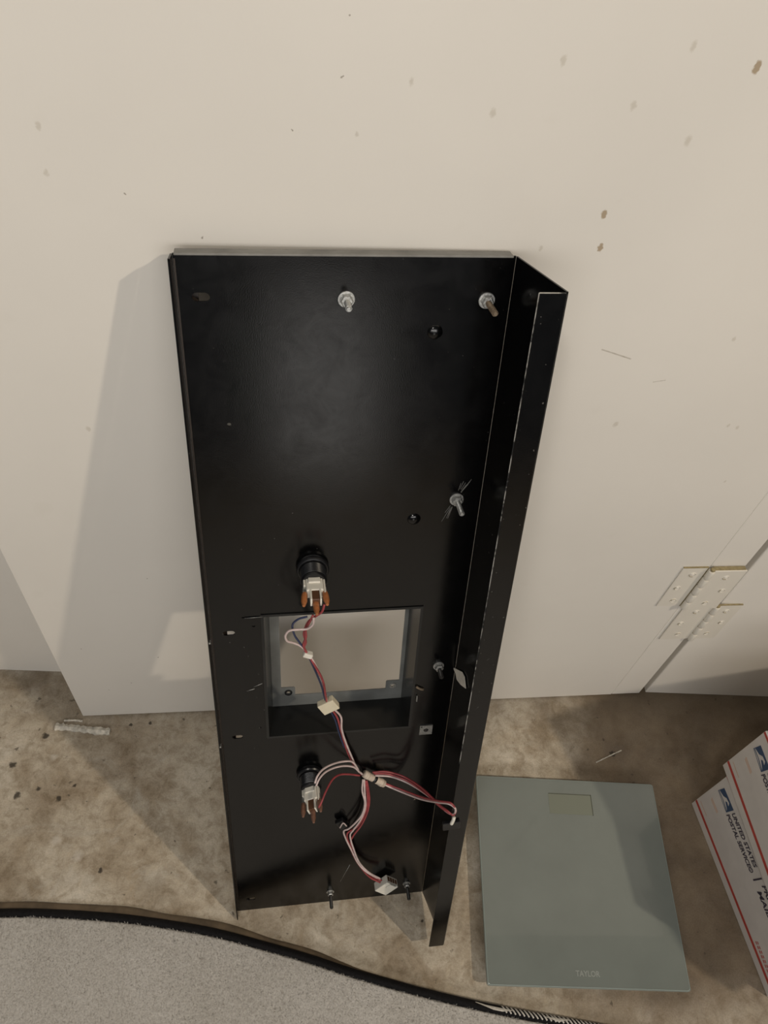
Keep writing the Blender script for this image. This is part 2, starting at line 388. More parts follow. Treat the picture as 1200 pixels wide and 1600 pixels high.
def worn_edge():
    q = NT('worn_bare_edge'); co = q.coord()
    f = q.ramp(q.noise(60, 5, 0.7, co), [(0.44, (0.02, 0.02, 0.02)), (0.54, (0.55, 0.52, 0.47))])
    q.l(f, q.p.inputs['Base Color']); q.p.inputs['Roughness'].default_value = 0.5
    return q.mat
M_worn = worn_edge()
M_topedge = simple('dusty_grey_edge', (0.20, 0.195, 0.18), 0.6, 0, 0.25, 40)
M_recess = simple('grey_black_recess_paint', (0.011, 0.0115, 0.0115), 0.24, 0, 0.3, 25)
M_framemetal = simple('pale_grey_window_frame', (0.125, 0.13, 0.125), 0.30, 0, 0.3, 20)  # frame's black paint greyed to carry the reflection on its left
M_brownback = simple('brownish_black_strip', (0.05, 0.038, 0.03), 0.5)
M_zinc = simple('zinc_hardware', (0.50, 0.50, 0.48), 0.38, 0.85, 0.3, 500, 0.3, 900)
M_rust = simple('rusty_stud', (0.25, 0.19, 0.13), 0.55, 0.6, 0.4, 300)
M_darkstud = simple('dark_threaded_stud', (0.05, 0.048, 0.045), 0.4, 0.6)
M_blackplastic = simple('black_plastic', (0.008, 0.008, 0.009), 0.28)
M_white = simple('white_nylon', (0.72, 0.69, 0.61), 0.45, 0, 0.06, 80)
M_cream = simple('cream_nylon', (0.66, 0.60, 0.45), 0.5, 0, 0.06, 80)
M_copper = simple('amber_terminal_sleeve', (0.36, 0.13, 0.045), 0.35, 0, 0.3, 200)
M_brownsleeve = simple('brown_terminal_sleeve', (0.17, 0.085, 0.055), 0.4, 0, 0.3, 200)
M_brown = simple('brown_switch_body', (0.10, 0.045, 0.022), 0.4)
M_redwire = simple('red_wire_insulation', (0.29, 0.05, 0.055), 0.4, 0, 0.3, 90)
M_whitewire = simple('pinkish_white_wire_insulation', (0.56, 0.45, 0.43), 0.4, 0, 0.18, 90)
M_bluewire = simple('blue_wire_insulation', (0.025, 0.035, 0.085), 0.4)
M_beigetape = simple('beige_tape', (0.56, 0.47, 0.38), 0.6, 0, 0.2, 150)
M_tornpaper = simple('torn_masking_tape', (0.62, 0.58, 0.50), 0.7, 0, 0.15, 120)
WIREM = {'red': M_redwire, 'white': M_whitewire, 'blue': M_bluewire}
M_hinge = paint_mat('painted_over_hinge', (0.74, 0.70, 0.62))
M_hingedark = simple('brass_edge_and_shade', (0.30, 0.245, 0.13), 0.5, 0.2, 0.25, 200)  # bare brass, also colours the added dark shade lines
M_glass = simple('grey_green_frosted_glass', (0.165, 0.185, 0.168), 0.20, 0, 0.06, 14, coat=0.4)
M_glassedge = simple('pale_glass_edge', (0.27, 0.32, 0.30), 0.2)
M_scalebody = simple('grey_scale_body', (0.06, 0.06, 0.058), 0.6)
M_display = simple('dim_display_window', (0.175, 0.19, 0.15), 0.3)
M_displayline = simple('dark_display_gap', (0.06, 0.065, 0.045), 0.5)
M_fadedprint = simple('faded_white_print', (0.245, 0.265, 0.245), 0.5)
M_card = simple('white_coated_card', (0.60, 0.56, 0.525), 0.55, 0, 0.05, 30)
M_redprint = simple('red_ink', (0.42, 0.05, 0.035), 0.6, 0, 0.1, 60)
M_blueprint = simple('navy_ink', (0.035, 0.065, 0.13), 0.6)
M_textprint = simple('dark_ink', (0.05, 0.04, 0.06), 0.6)
M_orangeprint = simple('faded_orange_ink', (0.58, 0.40, 0.30), 0.6)
M_binding = simple('black_rug_binding', (0.006, 0.0055, 0.006), 0.85, 0, 0.4, 300, 0.5, 700, spec=0.2)
M_edgeshade = simple('brown_rug_edge_shade', (0.12, 0.088, 0.055), 0.8, 0, 0.35, 40, 0.3, 300)
M_stitchwhite = simple('white_woven_tape', (0.60, 0.57, 0.52), 0.8, 0, 0.15, 300)

def pile_mat():
    q = NT('light_grey_carpet_pile'); co = q.coord()
    c = q.ramp(q.noise(420, 3, 0.6, co), [(0.3, (0.36, 0.34, 0.312)), (0.7, (0.53, 0.507, 0.47))])
    c2 = q.ramp(q.noise(12, 4, 0.6, co), [(0.3, (0.85, 0.84, 0.82)), (0.7, (1, 1, 1))])
    q.l(q.mix(0.9, c, c2, 'MULTIPLY'), q.p.inputs['Base Color'])
    q.p.inputs['Roughness'].default_value = 0.95
    q.bump(q.noise(600, 3, 0.6, co), 0.3, 0.0015)
    return q.mat
M_pile = pile_mat()

# ---------------------------------------------------------------- the room
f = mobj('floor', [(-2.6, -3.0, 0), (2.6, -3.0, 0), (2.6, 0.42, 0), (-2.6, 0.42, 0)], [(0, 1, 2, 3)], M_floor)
tag(f, 'stained brown concrete floor', None, None, 'structure')
tag(box('wall_left', (-2.6, 0.0, 0.0), (-0.335, 0.12, 2.5), M_wall), 'cream painted wall left of and behind the door edge', None, None, 'structure')
tag(box('wall_right', (0.6205, 0.0, 0.0), (2.6, 0.12, 2.5), M_wall, bevel=0.002), 'cream painted wall right of the hinged gap', None, None, 'structure')
tag(box('wall_back', (-2.6, 0.40, 0.0), (2.6, 0.42, 2.5), M_wall), 'plain closet wall hidden behind the door', None, None, 'structure')
tag(box('trim_1', (-0.335, 0.0, 2.06), (0.6205, 0.12, 2.5), M_wall), 'cream wall above the door', None, None, 'structure')

DOOR = Matrix.Translation((-0.3692, -0.0803, 0.0)) @ Matrix.Rotation(math.radians(4.506), 4, 'Z')
dr = box('door_1', (0, 0, 0.003), (0.9262, 0.035, 2.04), M_door, bevel=0.0012, seg=3)
dr.matrix_world = DOOR
tag(dr, 'cream painted flat door slab behind the black panel', None, None, 'structure')
ds = box('trim_2', (0.9267, 0.0004, 0.003), (0.9800, 0.035, 2.04), M_door, bevel=0.0012, seg=3)
ds.matrix_world = DOOR
tag(ds, 'narrow cream painted strip between the two hinges', None, None, 'structure')

def butt_hinge(s_k, z0, z1, left_w, right_w, label, right_raise):
    """s_k: knuckle line along the door; leaves lie on the door face"""
    H = empty('butt_hinge', mat=DOOR @ Matrix.Translation((s_k, 0, z0)))
    tag(H, label, 'hinge', 'painted butt hinges at the door edge')
    h = z1 - z0
    ll = box('leaf', (-left_w, -0.0024, 0), (-0.004, 0.0, h), M_hinge, H, 0.0006)
    if right_raise > 0:
        rl = box('leaf', (0.004, -0.0026 - right_raise, 0), (right_w, -right_raise + 0.0002, h), M_hinge, H, 0.0006)
        sp = box('spacer', (0.003, -right_raise, 0.001), (right_w - 0.001, 0.0, h - 0.001), M_hinge, H, 0.0004)
        tag(box('spacer_edge', (0.0035, -right_raise - 0.001, h - 0.003), (right_w - 0.0015, -0.0006, h + 0.0006), M_hingedark, sp), 'bare brown top edge')
    else:
        rl = box('leaf', (0.004, -0.0026, 0), (right_w, 0.0008, h), M_hinge, H, 0.0006)
    box('shade_line', (-left_w, -0.0026, h - 0.0003), (-0.004, -0.0002, h + 0.0007), M_hingedark, ll)  # dark strips added along leaf tops that lie in shade
    if right_raise == 0: box('shade_line', (0.004, -0.0028, h - 0.0003), (right_w, -0.0002, h + 0.0007), M_hingedark, rl)
    box('shade_line', (-0.0042, -0.0030, 0.0), (-0.0034, -0.0002, h), M_hingedark, ll)  # dark strip standing in for the shaded seam at the knuckles
    nk = 5
    for k in range(nk):
        a, b = h * k / nk + 0.0011, h * (k + 1) / nk - 0.0011
        lathe('knuckle', [(0.0026, a), (0.0047, a + 0.0004), (0.0050, a + 0.0014), (0.0050, b - 0.0014), (0.0047, b - 0.0004), (0.0026, b)], M_hinge, H, 20,
              Matrix.Translation((0, -0.0036 - right_raise * 0.5, 0)))
    lathe('pin', [(0.0020, -0.001), (0.0026, 0), (0.0026, h), (0.0036, h + 0.001), (0.0032, h + 0.003), (0.001, h + 0.0036)], M_hingedark, H, 14,
          Matrix.Translation((0, -0.0036 - right_raise * 0.5, 0)))
    for leaf, sgn, wd, rr in ((ll, -1, left_w, 0.0), (rl, 1, right_w, right_raise)):
        for i, zz in enumerate((0.16, 0.5, 0.84)):
            x = sgn * (wd * (0.52 if i != 1 else 0.72))
            mt = Matrix.Translation((x, -0.0024 - rr, h * zz)) @ Matrix.Rotation(math.pi / 2, 4, 'X')
            lathe('screw', [(0.0052, -0.0003), (0.0050, 0.0007), (0.0043, 0.0010), (0.0040, 0.0002), (0.0030, 0.0001), (0.0022, 0.0011), (0.0006, 0.0013)], M_hinge, leaf, 16, mt)
            tube('shade_line', [mt @ Vector((0.0044*math.cos(a_), 0.0044*math.sin(a_), 0.0009)) for a_ in (1.2 + i, 1.8 + i, 2.5 + i, 3.1 + i)], 0.00045, M_hingedark, leaf, 5, 3)  # dark crescent standing in for shade in the screw rim
    return H
butt_hinge(0.9268, 0.326, 0.430, 0.041, 0.052, 'upper painted hinge with a bare brown top edge on the door strip', 0.006)
butt_hinge(0.9850, 0.218, 0.323, 0.052, 0.042, 'lower painted hinge bridging the dark gap beside the wall', 0.0)

# ---------------------------------------------------------------- the black control panel
PO = Vector((-0.0821, -0.3732, 0.0004))
PU = Vector((0.9943, 0.1063, 0.0095)).normalized()
PV = Vector((-0.0411, 0.2985, 0.9535)); PV = (PV - PU * PV.dot(PU)).normalized()
PN = PU.cross(PV)
pm_ = Matrix((PU, -PN, PV)).transposed().to_4x4(); pm_.translation = PO
PW, PH, PD, PS = 0.2769, 0.9747, 0.0822, 0.0162
panel = empty('control_panel', mat=pm_)
tag(panel, 'tall black steel control panel leaning on the cream door, inside face out', 'control panel')
def pl(u, v, h): return Vector((u, -h, v))
FLAT = Matrix.Rotation(math.pi / 2, 4, 'X')      # XY drawing -> panel face, Z -> out
def on_panel(u, v, h=0.0): return Matrix.Translation(pl(u, v, h)) @ FLAT
T = 0.0016
outl = [(0.0, 0.0), (PW - 0.016, 0.0), (PW - 0.006, -0.001), (PW, -0.004), (PW, PH), (0.0, PH)]
outl = [(0.0, 0.0), (PW, 0.0), (PW, PH), (0.0, PH)]
WIN = (0.057, 0.392, 0.2275, 0.588)
holes = [[(WIN[0], WIN[1]), (WIN[2], WIN[1]), (WIN[2], WIN[3]), (WIN[0], WIN[3])]]
for v in (0.9395, 0.5662, 0.3945, 0.0296):
    big = v > 0.9
    holes.append(slot(0.0192, v, 0.0070, 0.0037 if big else 0.0031))
holes.append(circ(0.0347, 0.822, 0.0018, 10))
holes.append(circ(0.2475, 0.2365, 0.0018, 10))
face = plate('face_plate', outl, holes, T, M_black, panel, Matrix.Translation(pl(0, 0, -T/2)) @ FLAT)
# side flange, splayed outward, with its return lip
wdir = Vector((PS, -PD, 0)).normalized()
wl = math.hypot(PS, PD)
def strip_solid(name, a, b, t, z0, z1, mat, parent, chamfer=0.0):
    """sheet strip between plan points a and b, thickness t to the right of a->b, from z0 to z1"""
    a, b = Vector((a[0], a[1], 0)), Vector((b[0], b[1], 0))
    d = (b - a).normalized(); nr = Vector((d.y, -d.x, 0))
    bm = bmesh.new(); vs = []
    for (p, top) in ((a, z1), (b, z1 - chamfer)):
        for off in (0, t):
            for z in (z0, top):
                vs.append(bm.verts.new((p.x + nr.x*off, p.y + nr.y*off, z)))
    for q in ((0,1,3,2), (4,6,7,5), (0,4,5,1), (2,3,7,6), (1,5,7,3), (0,2,6,4)):
        bm.faces.new([vs[i] for i in q])
    bmesh.ops.recalc_face_normals(bm, faces=bm.faces[:])
    bmesh.ops.bevel(bm, geom=bm.edges[:], offset=0.0003, segments=1, affect='EDGES')
    return bmobj(name, bm, mat, parent)
pa = (PW, 0.0); pb = (PW + PS, -PD)
sf = strip_solid('side_flange', pa, pb, -T, 0.0, PH, M_black, panel)
pc = (PW + PS - 0.0212, -PD)
lip = strip_solid('return_lip', pb, pc, -T, 0.0016, PH - 0.001, M_black, panel)
box('worn_edge', (pc[0] - 0.0005, -PD - 0.0003, 0.42), (pc[0] + 0.0007, -PD + 0.0005, PH - 0.001), M_worn, lip)
box('worn_edge', (pc[0], -PD - 0.0004, PH - 0.0016), (pb[0] - 0.0005, -PD + 0.0006, PH - 0.0006), M_worn, lip)
# small bright chips on the lip
for (a, b_, s) in ((0.276, 0.905, .0012), (0.285, 0.842, .0018), (0.2885, 0.868, .0010), (0.283, 0.70, .0012), (0.2905, 0.895, .0012)):
    lathe('paint_chip', [(s, 0), (s*0.8, 0.0002), (0.0001, 0.0003)], M_worn, lip, 7, on_panel(a, b_, PD + 0.0001))
# left turned edge (towards the room) and top turned edge (towards the door)
strip_solid('left_flange', (0.0, 0.0), (-0.0008, -0.0135), T, -0.0004, PH, M_black, panel)
# added strip behind the slotted edge, blocks light leaking through the slots
box('slot_blocker', (0.0005, 0.0105, 0.006), (0.0168, 0.0120, PH - 0.004), M_brownback, panel, 0.0003)
box('slot_blocker_web', (0.0005, 0.0, 0.006), (0.0019, 0.0105, PH - 0.004), M_brownback, panel)
tf = box('top_flange', (0.001, -0.0004, PH - T), (PW - 0.002, 0.0125, PH + 0.0002), M_topedge, panel, 0.0005)
# joint notches on the left edge
for v in (0.566, 0.395):
    box('edge_notch', (-0.0014, -0.0138, v - 0.001), (0.0006, -0.009, v + 0.001), M_zinc, panel, 0.0003)

# window recess
D0 = 0.044
fr = [(WIN[0], WIN[1]), (WIN[2], WIN[1]), (WIN[2], WIN[3]), (WIN[0], WIN[3])]
bk = [(0.0625, 0.3945), (0.2250, 0.3945), (0.2250, 0.5855), (0.0625, 0.5855)]
rec = empty('window_recess'); rec.parent = panel
for i in range(4):
    j = (i + 1) % 4
    A, B, C_, D_ = pl(*fr[i], 0.0006), pl(*fr[j], 0.0006), pl(*bk[j], -D0), pl(*bk[i], -D0)
    nrm = (B - A).cross(D_ - A).normalized() * 0.0012
    c_in = pl(0.142, 0.49, -0.02)
    if nrm.dot(c_in - A) > 0: nrm = -nrm
    V = [A, B, C_, D_, A + nrm, B + nrm, C_ + nrm, D_ + nrm]
    o = mobj('recess_side', V, [(0,1,2,3), (7,6,5,4), (0,4,5,1), (1,5,6,2), (2,6,7,3), (3,7,4,0)], M_recess, rec)
opening = [(0.0735, 0.427), (0.0735, 0.570), (0.2205, 0.570), (0.2205, 0.427), (0.2055, 0.427), (0.2040, 0.4255), (0.2040, 0.413),
           (0.0905, 0.413), (0.0905, 0.4255), (0.0890, 0.427)]
plate('opening_frame', bk, [opening, circ(0.0822, 0.4185, 0.0026, 14), circ(0.2125, 0.4185, 0.0026, 14)], T, M_framemetal, rec, on_panel(0, 0, -D0))
for uu in (0.0822, 0.2125):
    plate('grommet', circ(uu, 0.4185, 0.0048, 20), [circ(uu, 0.4185, 0.0026, 14)], 0.0012, M_zinc if uu > 0.1 else M_recess, rec, on_panel(0, 0, -D0 + 0.0012))
# raised rim round the opening
rim = [(WIN[0] - 0.003, WIN[1] - 0.003), (WIN[2] + 0.003, WIN[1] - 0.003), (WIN[2] + 0.003, WIN[3] + 0.003), (WIN[0] - 0.003, WIN[3] + 0.003)]
plate('window_rim', rim, [fr], 0.0012, M_recess, rec, on_panel(0, 0, 0.0006))
# backing strip beside the opening
plate('side_patch', [(0.034, 0.400), (0.053, 0.400), (0.053, 0.588), (0.034, 0.588)], [circ(0.046, 0.576, .0018, 8), circ(0.0465, 0.41, .0018, 8)], 0.0010, M_black, panel, on_panel(0, 0, 0.0005))
for (a0, b0, a1, b1) in ((0.034, 0.475, 0.043, 0.478), (0.042, 0.481, 0.052, 0.486), (0.037, 0.588, 0.056, 0.5885), (0.150, 0.052, 0.163, 0.094)):
    tube('scratch', [pl(a0, b0, 0.0012 if a0 < .1 else 0.0002), pl(a1, b1, 0.0012 if a0 < .1 else 0.0002)], 0.0003, M_zinc, panel, 5)

# studs with nut and washer
def stud(u, v, length, m_tip, tilt=0.0, sc=1.0):
    mt = on_panel(u, v, 0.0)
    s = lathe('stud_bolt', [(0.0023, 0.0), (0.0023, length - 0.001), (0.0017, length)], m_tip, panel, 12, mt)
    # thread rings
    prof = []
    z = 0.0082
    while z < length - 0.0012:
        prof += [(0.0023, z), (0.0027, z + 0.0005)]; z += 0.0010
    if len(prof) > 2: lathe('thread', prof, m_tip, s, 10, mt)
    lathe('washer', [(0.0070*sc, 0.0001), (0.0072*sc, 0.0006), (0.0070*sc, 0.0013), (0.0030, 0.0014)], M_zinc, s, 24, mt)
    lathe('nut', [(0.0052*sc, 0.0013), (0.0055*sc, 0.0022), (0.0055*sc, 0.0058), (0.0046*sc, 0.0066), (0.0026, 0.0067)], M_zinc, s, 6, mt, smooth=False)
stud(0.1369, 0.9380, 0.023, M_zinc)
stud(0.2564, 0.9370, 0.031, M_rust)
stud(0.2522, 0.7322, 0.027, M_zinc)
stud(0.2561, 0.4954, 0.020, M_darkstud, sc=0.9)
stud(0.1356, 0.0274, 0.026, M_darkstud, sc=0.8)
stud(0.2505, 0.0285, 0.026, M_darkstud, sc=0.8)
# pressed dimples
for (a, b_) in ((0.2144, 0.9085), (0.2109, 0.7095)):
    lathe('dimple', [(0.0068, 0.0), (0.0062, 0.0011), (0.0045, 0.0021), (0.0022, 0.0027), (0.0003, 0.0029)], M_black, panel, 20, on_panel(a, b_))
# scuffs round the middle stud
for k in range(12):
    a = math.radians(R.choice((62, 70, 78, 238, 250, 258)) + R.uniform(-8, 8)); r0 = R.uniform(0.008, 0.014); r1 = r0 + R.uniform(0.008, 0.02)
    tube('scratch', [pl(0.2522 + r0*math.cos(a), 0.7322 + r0*math.sin(a), .0001), pl(0.2522 + r1*math.cos(a) + .001, 0.7322 + r1*math.sin(a), .0001)], 0.00022, M_topedge, panel, 5)
# square clip plate
cp = plate('clip_plate', [(0.2425, 0.374), (0.2585, 0.374), (0.2585, 0.3905), (0.2425, 0.3905)], [circ(0.2505, 0.382, 0.0033, 14), circ(0.2448, 0.388, 0.0012, 8)], 0.0012, M_zinc, panel, on_panel(0, 0, 0.0008))
lathe('clip_screw', [(0.0026, 0), (0.0026, 0.0014), (0.0012, 0.0018)], M_darkstud, cp, 12, on_panel(0.2505, 0.382))
# a little dab of old glue and a loose pin
box('pin', (0.2335, -0.003, 0.438), (0.2348, -0.0006, 0.4475), M_zinc, panel, 0.0004)
tube('glue_dab', [pl(0.232, 0.463, 0.001), pl(0.237, 0.459, 0.0015), pl(0.241, 0.457, 0.001)], 0.0016, M_rust, panel, 8)
# torn tape stuck to the side flange
WB = Matrix((wdir, Vector((0, 0, 1)), wdir.cross(Vector((0, 0, 1))))).transposed().to_4x4(); WB.translation = Vector((PW, 0, 0))
plate('torn_tape', FLAG[1:], [], 0.0006, M_tornpaper, panel, Matrix.Translation((-0.0016, 0, 0)) @ WB)

# push buttons (switch side)
def push_button(u, v, turn, sleeve):
    mt = on_panel(u, v)
    b = lathe('push_button', [(0.0128, 0.0), (0.0128, 0.023), (0.0115, 0.025), (0.0075, 0.0255)], M_blackplastic, panel, 36, mt)
    lathe('ring_nut', [(0.0160, 0.0), (0.0168, 0.0012), (0.0168, 0.0052), (0.0158, 0.0066), (0.0145, 0.0070), (0.0140, 0.0058), (0.0128, 0.0056)], M_blackplastic, b, 36, mt)
    for k in range(8):
        z = 0.0085 + k * 0.0018
        lathe('thread', [(0.0127, z), (0.0135, z + 0.0006), (0.0127, z + 0.0012)], M_blackplastic, b, 36, mt)
    rt_ = mt @ Matrix.Rotation(turn, 4, 'Z')
    bm = bmesh.new()
    add_box(bm, (-0.0085, -0.0055, 0.022), (0.0085, 0.0055, 0.042), 0.0012, rt_)
    add_box(bm, (-0.0110, -0.0045, 0.018), (-0.0085, 0.0045, 0.034), 0.0010, rt_)
    add_box(bm, (0.0088, -0.0030, 0.014), (0.0108, 0.0040, 0.046), 0.0008, rt_)
    add_box(bm, (-0.0060, 0.0050, 0.020), (0.0060, 0.0072, 0.032), 0.0008, rt_)
    hol = bmobj('switch_holder', bm, M_white, b)
    box('holder_tab', (-0.0055, -0.0035, 0.040), (-0.0035, 0.0055, 0.056), M_white, b, 0.0005, rt_)
    box('holder_tab', (0.0040, -0.0035, 0.040), (0.0058, 0.0055, 0.056), M_white, b, 0.0005, rt_)
    box('switch_body', (-0.0036, -0.004, 0.040), (0.0040, 0.0045, 0.055), M_brown, b, 0.0006, rt_)
    for (x, y, tilt) in ((-0.0095, 0.001, -0.10), (0.0092, 0.001, 0.06), (0.000, -0.0015, 0.0)):
        base = 0.034 if x else 0.050
        tm = rt_ @ Matrix.Translation((x, y, base)) @ Matrix.Rotation(tilt, 4, 'Y')
        t = box('terminal', (-0.0022, -0.0008, 0.0), (0.0022, 0.0008, 0.012), M_zinc, b, 0.0002, tm)
        lathe('terminal_sleeve', [(0.0026, 0.008 if x else 0.002), (0.0032, 0.012 if x else 0.004), (0.0030, 0.020 if x else 0.014), (0.0014, 0.026 if x else 0.020)], sleeve, b, 12, tm)
push_button(0.109, 0.6534, 0.0, M_copper)
push_button(0.1057, 0.3139, 0.35, M_brownsleeve)

# ---------------------------------------------------------------- wiring harness
har = empty('wiring_harness', mat=pm_)
tag(har, 'red and white wiring harness hanging across the black panel', 'wiring')
def ppt(p): return pl(p[0], p[1], max(p[2], 0.0022))
for col, ws in WIRES.items():
    for w_ in ws:
        tube('wire', [ppt(p) for p in w_], 0.00125 if col != 'blue' else 0.0011, WIREM[col], har, 8, 6)
def har_box(name, key, size, rot, mat, bev=0.0008, dz=0.0, parent=None):
    u_, v_, h_ = PTS[key]
    mt = on_panel(u_, v_, h_ + dz) @ Matrix.Rotation(rot, 4, 'Z')
    return box(name, tuple(-s / 2 for s in size), tuple(s / 2 for s in size), mat, parent or har, bev, mt)
c1 = har_box('inline_connector', 'conn', (0.0205, 0.0175, 0.009), math.radians(30), M_cream, 0.001)
har_box('cable_tie', 'tie1', (0.010, 0.006, 0.007), math.radians(-25), M_white, 0.0012)
pg = har_box('plug_connector', 'plug', (0.023, 0.026, 0.013), math.radians(-42), M_white, 0.001)
u_, v_, h_ = PTS['plug']
mtp = on_panel(u_, v_, h_) @ Matrix.Rotation(math.radians(-42), 4, 'Z')
box('plug_latch', (-0.006, 0.004, 0.0060), (0.006, 0.0135, 0.0085), M_white, pg, 0.0006, mtp)
for k in range(4):
    box('plug_socket', (-0.0095 + k * 0.0050, 0.0129, -0.0035), (-0.0060 + k * 0.0050, 0.0136, 0.003), M_brown, pg, 0.0, mtp)
# taped splice
A = Vector(pl(*PTS['tapeA'])); B = Vector(pl(*PTS['tapeB']))
tube('taped_splice', [A, A.lerp(B, 0.3), A.lerp(B, 0.7), B], 0.0048, M_beigetape, har, 12, 5)
for t_ in (0.15, 0.5, 0.85):
    p = A.lerp(B, t_); d = (B - A).normalized()
    tube('tape_wrap', [p - d * 0.0022, p + d * 0.0022], 0.0053, M_beigetape if t_ != 0.5 else M_blackplastic, har, 12)
# tie and clip at the loop on the flange
t2 = Vector(pl(*PTS['tie2']))
tube('cable_tie', [t2 + Vector((0.0005, 0, 0.006)), t2, t2 + Vector((-0.0015, 0, -0.007))], 0.0022, M_white, har, 8)
har_box('edge_clip', 'clip2', (0.022, 0.014, 0.005), 0.1, M_blackplastic, 0.001)
ck = har_box('cable_clip', 'clip', (0.012, 0.018, 0.006), 0.5, M_blackplastic, 0.001)
uc, vc, hc = PTS['clip']
tube('clip_wire', [pl(uc - 0.003, vc - 0.002, 0.010), pl(uc + 0.001, vc + 0.010, 0.011), pl(uc + 0.006, vc + 0.001, 0.010)], 0.0009, M_whitewire, ck, 6)

# ---------------------------------------------------------------- bathroom scale
scl = empty('bathroom_scale', mat=Matrix.Translation((0.2868, -0.1704, 0)) @ Matrix.Rotation(-0.0239, 4, 'Z'))
tag(scl, 'square grey-green glass bathroom scale lying on the concrete', 'scale')
S_ = 0.300
def rrect(x0, y0, x1, y1, r, n=5):
    out = []
    for (cx, cy, a0) in ((x1 - r, y1 - r, 0), (x0 + r, y1 - r, 90), (x0 + r, y0 + r, 180), (x1 - r, y0 + r, 270)):
        for k in range(n + 1):
            a = math.radians(a0 + 90 * k / n); out.append((cx + r * math.cos(a), cy + r * math.sin(a)))
    return out
gt = plate('glass_top', rrect(0, -S_, S_, 0, 0.004), [], 0.006, M_glass, scl, Matrix.Translation((0, 0, 0.021)))
ed = rrect(0, -S_, S_, 0, 0.004)
eV = [Vector((x, y, 0.0)) for x, y in ed]
V, Fc = [], []
for i, p in enumerate(eV):
    c = Vector((S_/2, -S_/2, 0)); ins = (c - p) * (0.0014 / 0.15)
    V += [Vector((p.x, p.y, 0.0182)) - ins * 0.15, Vector((p.x, p.y, 0.0236)) - ins * 0.15, Vector((p.x, p.y, 0.0243)) + ins]
n_ = len(eV)
for i in range(n_):
    j = (i + 1) % n_
    Fc += [(3*i, 3*j, 3*j+1, 3*i+1), (3*i+1, 3*j+1, 3*j+2, 3*i+2)]
mobj('glass_edge', V, Fc, M_glassedge, gt)
box('scale_base', (0.045, -S_ + 0.03, 0.004), (S_ - 0.03, -0.02, 0.018), M_scalebody, scl, 0.003)
for (x, y) in ((0.06, -0.05), (S_ - 0.05, -0.05), (0.06, -S_ + 0.05), (S_ - 0.05, -S_ + 0.05)):
    lathe('foot', [(0.014, 0.0002), (0.016, 0.002), (0.016, 0.005)], M_scalebody, scl, 20, Matrix.Translation((x, y, 0)))
dw = box('display_window', (0.1185, -0.0555, 0.0238), (0.1900, -0.0235, 0.02425), M_display, scl)
box('display_gap', (0.1190, -0.0238, 0.0239), (0.1905, -0.0228, 0.0244), M_displayline, dw)
box('display_gap', (0.1895, -0.0560, 0.0239), (0.1907, -0.0228, 0.0244), M_displayline, dw)
lettering('lettering', 'TAYLOR', 0.0105, Matrix.Translation((0.131, -0.2850, 0.0241)), M_fadedprint, gt, bold=0.0002, width=0.036)

